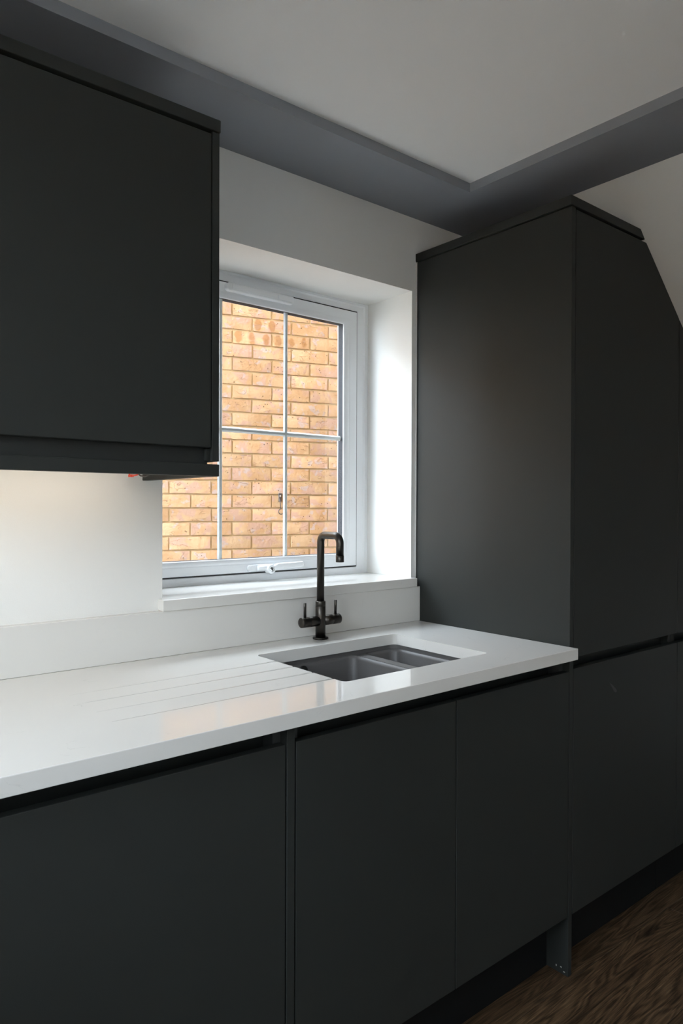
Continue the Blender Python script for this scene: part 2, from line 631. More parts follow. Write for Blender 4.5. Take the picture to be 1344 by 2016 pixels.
# ceiling above, dropped grey border along the window wall and along the stair side
SX, SY, SE = -0.0196, -0.2491, 0.2400
ceiling = struct(obj('ceiling', box(B(), ROOM_L - 0.25, SE, ROOM_F, 0.0, CEIL, WALL_TOP), M['ceil']))
bm = prism(B(), [(ROOM_L, 0.0), (ROOM_L, SY), (SX, SY), (SX, ROOM_F), (SE, ROOM_F), (SE, 0.0)], 'z', SOFF, CEIL, 0.0)
trim_1 = struct(obj('trim_1', bm, M['grey']), 'blue-grey dropped ceiling border above the window and tall cabinets')
# sloping underside of the stairs, falling away to the right
sl = -0.905
zr = SOFF + sl * (1.75 - SE)
bm = prism(B(), [(SE, SOFF), (1.75, zr), (ROOM_R, zr), (ROOM_R, WALL_TOP), (SE, WALL_TOP)], 'y', ROOM_F, 0.0)
slope = struct(obj('ceiling_slope', bm, M['wall']), 'sloping white underside of the stairs beside the tall cabinet')

# floor: wide smoked oak boards running along the window wall, each one a piece
floor = struct(obj('floor', box(B(), ROOM_L - 0.25, ROOM_R, ROOM_F, 0.0, -0.10, -0.016), M['plin']))
PW, PL = 0.245, 1.90
plank_meshes = {}
rnd = random.Random(4)


def plank_mesh(w, l):
    key = (round(w, 3), round(l, 3))
    if key not in plank_meshes:
        b = box(B(), -l / 2 + 0.0004, l / 2 - 0.0004, -w / 2 + 0.0004, w / 2 - 0.0004, -0.014, 0.0)
        top = [e for e in b.edges if all(v.co.z > -0.001 for v in e.verts)]
        bmesh.ops.bevel(b, geom=top, offset=0.0018, segments=1, affect='EDGES')
        me = bpy.data.meshes.new('plank')
        b.to_mesh(me)
        b.free()
        me.materials.append(M['wood'])
        plank_meshes[key] = me
    return plank_meshes[key]


y = -0.849 + PW * 3
row = 0
while y > ROOM_F + 0.002:
    y1, y0 = min(y, -0.001), max(y - PW, ROOM_F + 0.001)
    x = ROOM_L + 0.001 - [1.35, 0.42, 0.95, 0.1][row % 4]
    while x < ROOM_R - 0.002:
        a, b_ = max(x, ROOM_L + 0.001), min(x + PL, ROOM_R - 0.001)
        if b_ - a > 0.02:
            o = bpy.data.objects.new('plank', plank_mesh(y1 - y0, b_ - a))
            COL.objects.link(o)
            o.location = ((a + b_) / 2, (y0 + y1) / 2, 0.0)
            o.parent = floor
        x += PL
    y -= PW
    row += 1

# ---------------------------------------------------------------- outside: paving, the neighbour's brick wall
ground = struct(obj('ground', box(B(), -14, 9, -12, 9, -0.40, -0.30), M['paving']))
ANG = -0.29953
WO = Vector((0.2767, 1.6752, 0.0))
WE = Vector((math.cos(ANG), math.sin(ANG), 0))
WN = Vector((math.sin(ANG), -math.cos(ANG), 0))       # towards the house
RZ = Matrix.Rotation(ANG, 4, 'Z')
EAVES_BLOCK_Y, SIDE_BLOCK_TOP = 0.85, 2.1
NB_TOP = 3.12                                         # height of the neighbour's wall
bm = box(B(), -6.0, 4.0, 0.0070, 0.20, -0.35, NB_TOP)
bmesh.ops.transform(bm, matrix=Matrix.Translation(WO) @ RZ, verts=bm.verts)
wall_outside = struct(obj('wall_outside', bm, M['mortar']), 'buff brick wall of the neighbouring house outside the window')


def brick_mesh(seed, mat):
    """215 x 65 mm face with a worn, slightly uneven arris; the face looks to -y"""
    r = random.Random(seed)
    t = bmesh.new()
    nx, nz = 5, 2
    hw, hh = 0.1078, 0.0326
    grid = []
    for j in range(nz + 1):
        rowv = []
        for i in range(nx + 1):
            u, w = i / nx * 2 - 1, j / nz * 2 - 1
            edge = i in (0, nx) or j in (0, nz)
            yy = r.uniform(-0.0012, 0.0012) + (0.0 if edge else -0.0022)
            rowv.append(t.verts.new((u * hw + r.uniform(-1, 1) * 0.0012, yy, w * hh + r.uniform(-1, 1) * 0.0012)))
        grid.append(rowv)
    for j in range(nz):
        for i in range(nx):
            t.faces.new((grid[j][i], grid[j][i + 1], grid[j + 1][i + 1], grid[j + 1][i]))
    rim = [e for e in t.edges if e.is_boundary]
    ex = bmesh.ops.extrude_edge_only(t, edges=rim)
    for v in [g for g in ex['geom'] if isinstance(g, bmesh.types.BMVert)]:
        v.co.y = 0.03
    bmesh.ops.recalc_face_normals(t, faces=t.faces)
    me = bpy.data.meshes.new('brick')
    t.to_mesh(me)
    t.free()
    me.shade_smooth()
    me.set_sharp_from_angle(angle=math.radians(45))
    me.materials.append(mat)
    return me


variants = [brick_mesh(s, M['brick']) for s in range(7)]
burnt = [brick_mesh(40 + s, M['brick_burnt']) for s in range(2)]
burnt_at = {(1, 0), (2, 0), (2, 1)}
rb = random.Random(11)
far_v, far_f = [], []
n_single = 0
bx = [(-0.1078, -0.0326), (0.1078, -0.0326), (0.1078, 0.0326), (-0.1078, 0.0326)]
for i in range(-8, 35):
    zc = 2.36795 - 0.075 * i
    if zc + 0.035 > NB_TOP or zc < -0.34:
        continue
    for k in range(-26, 17):
        s = 0.225 * (k + (0.5 if i % 2 else 0.0)) + 0.1125
        if s < -5.9 or s > 3.9:
            continue
        jit = rb.uniform(-0.0015, 0.0015)
        if -3 <= i <= 21 and -5 <= k <= 6:
            me = burnt[rb.randrange(2)] if (i, k) in burnt_at else variants[rb.randrange(7)]
            o = bpy.data.objects.new('brick', me)
            COL.objects.link(o)
            o.parent = wall_outside
            mir = 1 if rb.random() < 0.5 else -1
            p = WO + WE * (s + rb.uniform(-0.0025, 0.0025)) + WN * jit + Vector((0, 0, zc + rb.uniform(-0.001, 0.001)))
            o.matrix_basis = Matrix.Translation(p) @ RZ @ Matrix.Rotation(0.0 if mir > 0 else math.pi, 4, 'Y')
            n_single += 1
        else:
            base = len(far_v)
            for d in (0.0, 0.03):
                for (a, b_) in bx:
                    p = WO + WE * (s + a) + WN * (jit - d) + Vector((0, 0, zc + b_))
                    far_v.append(tuple(p))
            far_f.append([base + q for q in (0, 1, 2, 3)])
            for q in range(4):
                far_f.append([base + q, base + 4 + q, base + 4 + (q + 1) % 4, base + (q + 1) % 4])
me = bpy.data.meshes.new('brickwork')
me.from_pydata(far_v, [], far_f)
me.materials.append(M['brick'])
o = bpy.data.objects.new('brickwork', me)
COL.objects.link(o)
o.parent = wall_outside
o['kind'] = 'stuff'


def on_wall(s, z, d):
    return WO + WE * s + WN * d + Vector((0, 0, z))


# unseen light blockers added outside: an eaves slab and a wall to the left
struct(obj('eaves_light_blocker', box(B(), ROOM_L - 0.5, 6.2, -0.20, EAVES_BLOCK_Y, 5.20, 5.32), M['render']))  # added overhang, keeps sky light off the brick wall
struct(obj('wall_light_blocker', box(B(), -5.6, -5.4, -9.0, 1.0, -0.35, SIDE_BLOCK_TOP), M['render']))  # added wall, cuts low sky light entering the left openings

hook = thing('wall_hook', 'small dark iron hook fixed to the buff brick wall outside', 'hook', on_wall(0.272, 1.25, 0.0))
bm = B()
pl = [on_wall(0.263, 1.365, .001), on_wall(0.283, 1.365, .001), on_wall(0.281, 1.318, .001), on_wall(0.265, 1.318, .001)]
t = bmesh.new()
fa = [t.verts.new(p) for p in pl]
fb = [t.verts.new(p + WN * 0.010) for p in pl]
t.faces.new(fa[::-1]); t.faces.new(fb)
for i in range(4):
    t.faces.new((fa[i], fa[(i + 1) % 4], fb[(i + 1) % 4], fb[i]))
bmesh.ops.recalc_face_normals(t, faces=t.faces)
bmesh.ops.bevel(t, geom=list(t.edges), offset=0.002, segments=1, affect='EDGES')
merge(bm, t)
obj('plate', bm, M['iron'], hook)
pts = [on_wall(0.270, 1.330, .012), on_wall(0.272, 1.305, .014), on_wall(0.274, 1.282, .014)]
for k in range(9):
    a = math.radians(70 + 30 * k)
    pts.append(on_wall(0.276 + 0.014 * math.cos(a), 1.262 + 0.015 * math.sin(a), .014))
obj('hook_wire', tube(B(), pts, 0.0026, 8), M['iron'], hook)
bm = lathe(B(), [(0.0, -0.002), (0.006, -0.002), (0.006, 0.001), (0.0, 0.002)], on_wall(0.273, 1.348, 0.012), 12, 'y')
obj('screw', bm, M['chrome'], hook)

# ---------------------------------------------------------------- window
win = bpy.data.objects.new('window_1', None)
COL.objects.link(win)
win.location = (-0.49, FY, OZ0)
struct(win, 'white casement window with six panes behind the sink')
GX0, GX1, GZ0, GZ1 = -0.916, -0.069, 1.080, 1.983      # gasket line round the opening sash
IX0, IX1, IZ0, IZ1 = -0.8588, -0.1257, 1.1265, 1.9330    # clear glass inside the sash


def frame_profile(bm, x0, x1, z0, z1, prof):
    """mitred frame: prof is a list of (inset towards the middle, y); swept round the rectangle as a closed loop"""
    t = bmesh.new()
    rings = []
    for ins, yy in prof:
        rings.append([t.verts.new(p) for p in ((x0 + ins, yy, z0 + ins), (x1 - ins, yy, z0 + ins), (x1 - ins, yy, z1 - ins), (x0 + ins, yy, z1 - ins))])
    n = len(rings)
    for a in range(n):
        A, Bq = rings[a], rings[(a + 1) % n]
        for i in range(4):
            t.faces.new((A[i], A[(i + 1) % 4], Bq[(i + 1) % 4], Bq[i]))
    bmesh.ops.recalc_face_normals(t, faces=t.faces)
    merge(bm, t)
    return bm


# outer frame with an ovolo step near the plaster; four different margins, so the rings are given one by one
def frame_rings(bm, loops):
    t = bmesh.new()
    rings = []
    for (x0, x1, z0, z1, yy) in loops:
        rings.append([t.verts.new(p) for p in ((x0, yy, z0), (x1, yy, z0), (x1, yy, z1), (x0, yy, z1))])
    n = len(rings)
    for a in range(n):
        A, Bq = rings[a], rings[(a + 1) % n]
        for i in range(4):
            t.faces.new((A[i], A[(i + 1) % 4], Bq[(i + 1) % 4], Bq[i]))
    bmesh.ops.recalc_face_normals(t, faces=t.faces)
    merge(bm, t)
    return bm


def lerp_loop(f, yy):
    a, b_ = (OX0, OX1, OZ0, OZ1), (GX0 - 0.002, GX1 + 0.002, GZ0 - 0.002, GZ1 + 0.002)
    return tuple(a[i] + (b_[i] - a[i]) * f for i in range(4)) + (yy,)


fr = frame_rings(B(), [lerp_loop(0, FY + .0005), lerp_loop(.30, FY + .0005), lerp_loop(.36, FY + .003), lerp_loop(.46, FY + .005), lerp_loop(.96, FY + .007),
                       lerp_loop(1.0, FY + .010), lerp_loop(1.0, FY + .062), lerp_loop(0, FY + .062)])
obj('frame', fr, M['pvc'], win)
gk = frame_rings(B(), [(GX0 - .002, GX1 + .002, GZ0 - .002, GZ1 + .002, FY + .0045), (GX0 + .0015, GX1 - .0015, GZ0 + .0015, GZ1 - .0015, FY + .0045),
                       (GX0 + .0015, GX1 - .0015, GZ0 + .0015, GZ1 - .0015, FY + .03), (GX0 - .002, GX1 + .002, GZ0 - .002, GZ1 + .002, FY + .03)])
obj('gasket', gk, M['gask'], win)


def sash_loop(f, yy):
    a, b_ = (GX0 + .0018, GX1 - .0018, GZ0 + .0018, GZ1 - .0018), (IX0, IX1, IZ0, IZ1)
    return tuple(a[i] + (b_[i] - a[i]) * f for i in range(4)) + (yy,)


sa = frame_rings(B(), [sash_loop(0, FY + .028), sash_loop(0, FY + .003), sash_loop(.03, FY), sash_loop(.55, FY), sash_loop(.60, FY + .0015), sash_loop(.66, FY + .0015),
                       sash_loop(.70, FY + .001), sash_loop(.80, FY + .002), sash_loop(.95, FY + .006), sash_loop(1.0, FY + .010), sash_loop(1.0, FY + .0125), sash_loop(.88, FY + .0125), sash_loop(.88, FY + .028)])
sash = obj('sash', sa, M['pvc'], win, smooth=math.radians(50))
sp = frame_rings(B(), [(IX0 - .002, IX1 + .002, IZ0 - .002, IZ1 + .002, FY + .013), (IX0 + .0005, IX1 - .0005, IZ0 + .0005, IZ1 - .0005, FY + .013),
                       (IX0 + .0005, IX1 - .0005, IZ0 + .0005, IZ1 - .0005, FY + .0375), (IX0 - .002, IX1 + .002, IZ0 - .002, IZ1 + .002, FY + .0375)])
obj('glazing_spacer', sp, M['spacer'], win, 'dark slate edge of the double glazing')
ob_ = frame_rings(B(), [(IX0 - .03, IX1 + .03, IZ0 - .03, IZ1 + .03, FY + .038), (IX0 - .001, IX1 + .001, IZ0 - .001, IZ1 + .001, FY + .038),
                        (IX0 - .001, IX1 + .001, IZ0 - .001, IZ1 + .001, FY + .043), (IX0 - .03, IX1 + .03, IZ0 - .03, IZ1 + .03, FY + .050)])
obj('outer_bead', ob_, M['pvc'], win)
obj('glass_pane', box(B(), IX0 - .001, IX1 + .001, FY + .0128, FY + .0130, IZ0 - .001, IZ1 + .001), M['glass'], win)


def bar_profile(w, d):
    return [(-w / 2, 0), (-w / 2 * 0.45, -d), (w / 2 * 0.45, -d), (w / 2, 0), (w / 2 * 0.45, d), (-w / 2 * 0.45, d)]


BY = FY + 0.0225
zb = 1.5315
for xb in (-0.6100, -0.3640):
    bm = prism(B(), [(xb + a, BY + b_) for a, b_ in bar_profile(0.017, 0.0045)], 'z', IZ0, IZ1)
    obj('glazing_bar', bm, M['bar'], win)
bm = prism(B(), [(BY + b_, zb + a) for a, b_ in bar_profile(0.017, 0.0048)], 'x', IX0 + 0.002, IX1 - 0.004)
obj('glazing_bar', bm, M['bar'], win)
# trickle vent over the head of the sash
vt = B()
prism(vt, rounded(-0.607, -0.352, 1.9530, 1.9790, 0.0115, 5), 'y', FY - 0.0165, FY + 0.0045, 0.004, 3)
vent = obj('trickle_vent', vt, M['pvc'], win, 'slim white trickle vent with rounded ends', smooth=math.radians(40))
obj('vent_flap', box(B(), -0.590, -0.3690, FY - 0.0190, FY - 0.0160, 1.9590, 1.9735, 0.0012), M['pvc'], vent)
obj('vent_catch', box(B(), -0.420, -0.4165, FY - 0.0210, FY - 0.0180, 1.9600, 1.9725, 0.0006), M['pvc'], vent)
# espagnolette handle on the bottom rail of the sash
hz = 1.0955
hb = B()
prism(hb, rounded(-0.527, -0.420, hz - 0.0105, hz + 0.0105, 0.010, 6), 'y', FY - 0.010, FY + 0.0005, 0.002, 2)
hd = obj('window_handle', hb, M['pvc'], win, 'white lever handle with key lock', smooth=math.radians(40))
cap = B()
prism(cap, rounded(-0.522, -0.499, hz - 0.0085, hz + 0.0085, 0.007, 6), 'y', FY - 0.0120, FY - 0.0095, 0.0008, 1)
obj('cover_cap', cap, M['pvc'], hd)
boss = lathe(B(), [(0.0135, 0.010), (0.0150, 0.006), (0.0150, -0.012), (0.0135, -0.016), (0.0, -0.016)], (-0.4535, FY - 0.020, hz - 0.004), 24, 'y')
tube(boss, [(-0.495, FY - 0.016, hz), (-0.475, FY - 0.018, hz), (-0.455, FY - 0.020, hz)], [0.008, 0.009, 0.010], 12)
obj('boss', boss, M['pvc'], hd)
lever = prism(B(), [(-0.447, hz - 0.010), (-0.432, hz - 0.0085), (-0.331, hz - 0.0015), (-0.3285, hz + 0.0010), (-0.3285, hz + 0.0125), (-0.331, hz + 0.0150), (-0.430, hz + 0.0135), (-0.447, hz + 0.0050)], 'y', FY - 0.037, FY - 0.023, 0.0035, 3)
obj('lever', lever, M['pvc'], hd, smooth=math.radians(40))
lk = lathe(B(), [(0.0, -0.0012), (0.0075, -0.0012), (0.0075, 0.001), (0.0, 0.001)], (-0.4535, FY - 0.0362, hz - 0.004), 20, 'y')
lock = obj('lock', lk, M['chrome'], hd)
obj('keyhole', box(B(), -0.4545, -0.4525, FY - 0.0380, FY - 0.0368, hz - 0.009, hz + 0.001), M['black'], hd)

# second window, in the left wall beyond the picture's edge
w2 = bpy.data.objects.new('window_2', None)
COL.objects.link(w2)
w2.location = (ROOM_L - 0.16, (WIN_Y0 + WIN_Y1) / 2, WIN_Z0)
struct(w2, 'white framed two-light window in the left wall')
xo = ROOM_L - 0.16
ym = (WIN_Y0 + WIN_Y1) / 2
for a, b_ in ((WIN_Y0 + 0.001, ym), (ym, WIN_Y1 - 0.001)):
    f = B()
    z0_, z1_ = WIN_Z0 + 0.001, WIN_Z1 - 0.001
    for r_ in ((a, a + 0.055, z0_, z1_), (b_ - 0.055, b_, z0_, z1_), (a + 0.055, b_ - 0.055, z0_, z0_ + 0.055), (a + 0.055, b_ - 0.055, z1_ - 0.055, z1_)):
        box(f, xo - 0.03, xo + 0.03, *r_)
    leaf = obj('sash', f, M['pvc'], w2)
    obj('glass_pane', box(B(), xo - 0.0002, xo + 0.0002, a + 0.05, b_ - 0.05, z0_ + 0.05, z1_ - 0.05), M['glass'], leaf)

gd = bpy.data.objects.new('door_1', None)
COL.objects.link(gd)
gd.location = (xo, (GD_Y0 + GD_Y1) / 2, 0)
struct(gd, 'white framed glazed garden doors in the left wall')
ym = (GD_Y0 + GD_Y1) / 2
for a, b_ in ((GD_Y0 + 0.001, ym), (ym, GD_Y1 - 0.001)):
    f = B()
    z0_, z1_ = 0.001, GD_Z1 - 0.001
    for r_ in ((a, a + 0.07, z0_, z1_), (b_ - 0.07, b_, z0_, z1_), (a + 0.07, b_ - 0.07, z0_, z0_ + 0.07), (a + 0.07, b_ - 0.07, z1_ - 0.07, z1_)):
        box(f, xo - 0.03, xo + 0.03, *r_)
    leaf = obj('door_leaf', f, M['pvc'], gd)
    obj('door_glass', box(B(), xo - 0.0002, xo + 0.0002, a + 0.065, b_ - 0.065, z0_ + 0.065, z1_ - 0.065), M['glass'], leaf)

# ---------------------------------------------------------------- stone: sill, upstand, worktop
WT, TK = 0.910, 0.0308
WL = -2.298                                                 # left end of the worktop
sill = obj('window_sill', prism(B(), [(-0.9275, -0.0320), (-0.0215, -0.0320), (-0.0215, -0.0005), (WX1 - 0.0005, -0.0005), (WX1 - 0.0005, FY - .0003), (WX0 + 0.0005, FY - .0003), (WX0 + 0.0005, -0.0005), (-0.9275, -0.0005)], 'z', 1.0255, 1.0542, 0.0014, 2), M['quartz'])
tag(sill, 'polished white stone window sill under the casement window', 'window sill')
ups = obj('upstand', box(B(), WL, -0.0015, -0.0253, -0.0005, WT + 0.0004, 1.0250, 0.0012), M['quartz'])
tag(ups, 'low white stone upstand along the wall behind the worktop', 'upstand')

# cut-out for the sink and drainer grooves, cut out of the slab
CX0, CX1, CY0, CY1 = -0.7290, -0.2395, -0.5080, -0.1520


def boolean(bm, cutters):
    me = bpy.data.meshes.new('slab')
    bm.to_mesh(me)
    bm.free()
    o = bpy.data.objects.new('slab', me)
    COL.objects.link(o)
    cs = []
    for i, c in enumerate(cutters):
        cm = bpy.data.meshes.new('cut')
        c.to_mesh(cm)
        c.free()
        co = bpy.data.objects.new('cut', cm)
        COL.objects.link(co)
        cs.append(co)
        md = o.modifiers.new('b%d' % i, 'BOOLEAN')
        md.operation = 'DIFFERENCE'
        md.object = co
        md.solver = 'EXACT'
    bpy.context.view_layer.update()
    dg = bpy.context.evaluated_depsgraph_get()
    res = bmesh.new()
    res.from_mesh(o.evaluated_get(dg).to_mesh())
    for q in cs + [o]:
        d = q.data
        bpy.data.objects.remove(q)
        bpy.data.meshes.remove(d)
    return res


cut = [prism(B(), rounded(CX0, CX1, CY0, CY1, 0.014, 6), 'z', WT - 0.2, WT + 0.1)]
for gy in (-0.2440, -0.3180, -0.3930, -0.4680):
    g = tube(B(), [(-1.230, gy, WT + 0.00595), (CX0 + 0.03, gy, WT + 0.0046)], 0.006, 32)
    cut.append(g)
slab = boolean(box(B(), WL, -0.0035, -0.6212, -0.0008, WT - TK, WT, 0.0015, 2), cut)
worktop = tag(obj('worktop', slab, M['quartz']), 'long polished white stone worktop with drainer grooves beside the sink', 'worktop')

# ---------------------------------------------------------------- sink
sink = thing('sink', 'dark grey one and a half bowl undermount sink in the white worktop', 'sink', (-0.48, -0.33, 0.66))


def bowl(x0, x1, y0, y1, ztop, zbot, r, th):
    t = bmesh.new()
    loops = []
    for ins, z in ((-0.0, ztop), (0.002, ztop - 0.01), (0.008, zbot + 0.03), (0.016, zbot + 0.010), (0.035, zbot), ):
        loops.append([t.verts.new((p[0], p[1], z)) for p in rounded(x0 + ins, x1 - ins, y0 + ins, y1 - ins, max(r - ins * 0.2, 0.01), 6)])
    for a, b_ in zip(loops, loops[1:]):
        n = len(a)
        for i in range(n):
            t.faces.new((a[i], b_[i], b_[(i + 1) % n], a[(i + 1) % n]))
    t.faces.new(loops[-1])
    bmesh.ops.recalc_face_normals(t, faces=t.faces)
    for f in t.faces:
        f.normal_flip()
    b = B()
    merge(b, t)
    return b


ZR = WT - TK - 0.0006
DVX0, DVX1, DVZ = -0.3960, -0.3720, 0.8660
o = obj('main_bowl', bowl(-0.7330, DVX0, -0.5120, -0.1460, DVZ, 0.680, 0.030, 0.006), M['sink'], sink, smooth=math.radians(50))
md = o.modifiers.new('wall', 'SOLIDIFY'); md.thickness = 0.006; md.offset = 1
o2 = obj('half_bowl', bowl(DVX1, -0.2350, -0.5120, -0.1460, DVZ, 0.740, 0.030, 0.006), M['sink'], sink, smooth=math.radians(50))
md = o2.modifiers.new('wall', 'SOLIDIFY'); md.thickness = 0.006; md.offset = 1
# collar between the low bowls and the stone, with the lower bridge between the bowls left open
bm = B()
oc = rounded(-0.760, -0.208, -0.540, -0.120, 0.035, 6)
ic = rounded(-0.7330, -0.2350, -0.5120, -0.1460, 0.030, 6)
t = bmesh.new()
L4 = [[t.verts.new((p[0], p[1], z)) for p in lp] for lp, z in ((oc, DVZ), (oc, ZR), (ic, ZR), (ic, DVZ))]
n = len(oc)
for a in range(4):
    A, Bq = L4[a], L4[(a + 1) % 4]
    for i in range(n):
        t.faces.new((A[i], A[(i + 1) % n], Bq[(i + 1) % n], Bq[i]))
bmesh.ops.recalc_face_normals(t, faces=t.faces)
merge(bm, t)
obj('rim', bm, M['sink'], sink, smooth=math.radians(50))
deck = boolean(box(B(), -0.7585, -0.2095, -0.5385, -0.1215, DVZ - 0.010, DVZ + 0.0010),
               [prism(B(), rounded(-0.7325, DVX0 - 0.0005, -0.5115, -0.1465, 0.030, 8), 'z', DVZ - 0.05, DVZ + 0.05),
                prism(B(), rounded(DVX1 + 0.0005, -0.2355, -0.5115, -0.1465, 0.030, 8), 'z', DVZ - 0.05, DVZ + 0.05)])
obj('divider', deck, M['sink'], sink, 'flat-topped bridge between the two bowls')
ovf = lathe(B(), [(0.0, -0.004), (0.013, -0.004), (0.016, -0.001), (0.016, 0.001), (0.0, 0.001)], (-0.580, -0.1525, 0.8460), 24, 'y')
obj('overflow', ovf, M['black'], sink, 'round black overflow grille')
for (cx, z) in ((-0.565, 0.680), (-0.303, 0.740)):
    dr = lathe(B(), [(0.0, 0.0), (0.043, 0.0), (0.045, 0.002), (0.040, 0.003), (0.034, -0.001), (0.0, -0.001)], (cx, -0.33, z + 0.0005), 28)
    if cx > -0.4:
        bmesh.ops.scale(dr, vec=(0.6, 0.6, 1), space=Matrix.Translation((-cx, 0.33, 0)), verts=dr.verts)
    obj('drain', dr, M['black'], sink)

# ---------------------------------------------------------------- tap
TX, TY = -0.4636, -0.0780
tap = thing('kitchen_tap', 'gunmetal kitchen tap with square swan spout and two lever handles', 'tap', (TX, TY, WT))
obj('base_flange', lathe(B(), [(0.0, 0.0003), (0.0215, 0.0003), (0.0225, 0.001), (0.0225, 0.0045), (0.0215, 0.0058), (0.0, 0.0058)], (TX, TY, WT), 36), M['tap'], tap)
obj('body', lathe(B(), [(0.0145, 0.005), (0.0145, 0.0940), (0.0141, 0.0944), (0.0141, 0.0950), (0.0145, 0.0954), (0.0145, 0.1085), (0.0138, 0.1097), (0.0, 0.1097)], (TX, TY, WT), 36), M['tap'], tap)
ZX = WT + 0.0525
for s in (-1, 1):
    vb = lathe(B(), [(0.0, 0.010 * s), (0.0145, 0.010 * s), (0.0145, 0.0400 * s), (0.0141, 0.0405 * s), (0.0141, 0.0415 * s), (0.0145, 0.0420 * s), (0.0145, 0.0685 * s), (0.0135, 0.0695 * s), (0.0, 0.0695 * s)], (TX, TY, ZX), 32, 'x')
    v_ = obj('valve_body', vb, M['tap'], tap)
    hx = TX + 0.0555 * s
    obj('lever', lathe(B(), [(0.0, 0.010), (0.0040, 0.010), (0.0040, 0.0545), (0.0034, 0.0553), (0.0, 0.0553)], (hx, TY, ZX), 18), M['tap'], v_)
RS = 0.0108
ZT, YO, RB = 1.2095, -0.1655, 0.0205
pts = [(TX, TY, WT + 0.100), (TX, TY, ZT - RB)]
for k in range(1, 10):
    a = math.radians(10 * k)
    pts.append((TX, TY - RB + RB * math.cos(a), ZT - RB + RB * math.sin(a)))
pts.append((TX, YO + RB, ZT))
for k in range(1, 10):
    a = math.radians(10 * k)
    pts.append((TX, YO + RB - RB * math.sin(a), ZT - RB + RB * math.cos(a)))
pts.append((TX, YO, 1.1545))
obj('spout', tube(B(), pts, RS, 28), M['tap'], tap)
obj('aerator', lathe(B(), [(0.0085, -0.0185), (0.0112, -0.0185), (0.0116, -0.0178), (0.0116, 0.0), (0.0108, 0.0006), (0.0, 0.0006)], (TX, YO, 1.1550), 28), M['tap'], tap)

# ---------------------------------------------------------------- cabinets
DF, DT = -0.5928, 0.020                                 # door face plane, door thickness
ZB, ZT_ = 0.1674, 0.8415                                # base doors
PF = -0.5255                                            # plinth face
TOPB = WT - TK


def base_unit(x0, x1, label, doors, name='base_cabinet'):
    c = thing(name, label, 'cabinet', ((x0 + x1) / 2, -0.30, 0.155))
    b = B()
    box(b, x0, x0 + 0.018, -0.5715, -0.03, 0.155, TOPB - 0.0008)
    box(b, x1 - 0.018, x1, -0.5715, -0.03, 0.155, TOPB - 0.0008)
    box(b, x0 + 0.018, x1 - 0.018, -0.5715, -0.03, 0.155, 0.173)
    box(b, x0 + 0.018, x1 - 0.018, -0.045, -0.03, 0.173, TOPB - 0.0008)
    obj('body', b, M['carc'], c)
    # recessed handle rail behind the top of the doors
    obj('handle_rail', prism(B(), [(-0.5725, TOPB - 0.001), (-0.5560, TOPB - 0.001), (-0.5385, TOPB - 0.010), (-0.5385, 0.826), (-0.5725, 0.826), (-0.5725, 0.824), (-0.5365, 0.824), (-0.5365, TOPB - 0.0008)], 'x', x0 + 0.0185, x1 - 0.0185), M['rail'], c)
    for a, b_ in doors:
        obj('door', box(B(), a, b_, DF, DF + DT, ZB, ZT_, 0.0012, 2), M['anth'], c)
    return c


base_unit(-0.9190, -0.0015, 'two-door anthracite base cabinet under the sink', [(-0.9185, -0.4625), (-0.4595, -0.0030)])
base_unit(-1.5410, -0.9410, 'single-door anthracite base cabinet left of the sink cabinet', [(-1.5390, -0.9430)])
base_unit(-2.2960, -1.5430, 'leftmost anthracite base cabinet at the worktop end', [(-2.2940, -1.5430)])
ep = obj('end_panel', box(B(), -0.9403, -0.9225, DF - 0.001, -0.03, 0.155, TOPB - 0.0008, 0.001), M['anth'])
tag(ep, 'narrow upright anthracite panel between two base cabinets', 'panel')
pb = obj('plinth', box(B(), -2.297, -0.0010, PF, PF + 0.016, 0.0005, 0.1535, 0.0008), M['plin'])
tag(pb, 'dark plinth strip under the base cabinets', 'plinth')

# tall cabinets right of the worktop
PX1 = 0.0170
tall = thing('tall_cabinet', 'tall anthracite cabinet with clipped top corner, right of the sink', 'cabinet', (0.31, -0.30, 0.0))
ZP, XT = 2.1126, 0.6246
panel = obj('side_panel', box(B(), 0.0, PX1, DF, -0.0035, 0.0006, ZP, 0.0008), M['anth'], tall)


def slope_z(x, off=0.0):
    return SOFF + sl * (x - SE) - off


def body_poly(x0, x1, z0, ztop, off):
    zx = SE + (ztop + off - SOFF) / sl
    if x1 <= zx:
        return [(x0, z0), (x1, z0), (x1, ztop), (x0, ztop)]
    if x0 >= zx:
        return [(x0, z0), (x1, z0), (x1, slope_z(x1, off)), (x0, slope_z(x0, off))]
    return [(x0, z0), (x1, z0), (x1, slope_z(x1, off)), (zx, ztop), (x0, ztop)]


obj('body', prism(B(), body_poly(PX1 + 0.0005, XT - 0.0005, 0.155, ZP - 0.010, 0.004), 'y', -0.5400, -0.004), M['carc'], tall)
dz0, dz1 = 0.8775, ZP - 0.0045
up_d = obj('upper_door', prism(B(), body_poly(PX1 + 0.003, XT - 0.0015, dz0, dz1, 0.003), 'y', DF, DF + DT, 0.0012, 2), M['anth'], tall)
lo_d = obj('lower_door', box(B(), PX1 + 0.003, XT - 0.0015, DF, DF + DT, ZB, 0.8465, 0.0012, 2), M['anth'], tall)
obj('scuff_mark', prism(B(), [(0.205, 0.780), (0.231, 0.750), (0.240, 0.7445), (0.247, 0.748), (0.240, 0.757), (0.219, 0.772)], 'y', DF - 0.00015, DF + 0.0005), M['scuff'], lo_d)
rail_poly = [(-0.5715, 0.900), (-0.5560, 0.895), (-0.5460, 0.889), (-0.5460, 0.836), (-0.5715, 0.830), (-0.5715, 0.828), (-0.5420, 0.832), (-0.5420, 0.898)]
obj('handle_rail', prism(B(), rail_poly, 'x', PX1 + 0.003, XT - 0.022), M['rail'], tall)
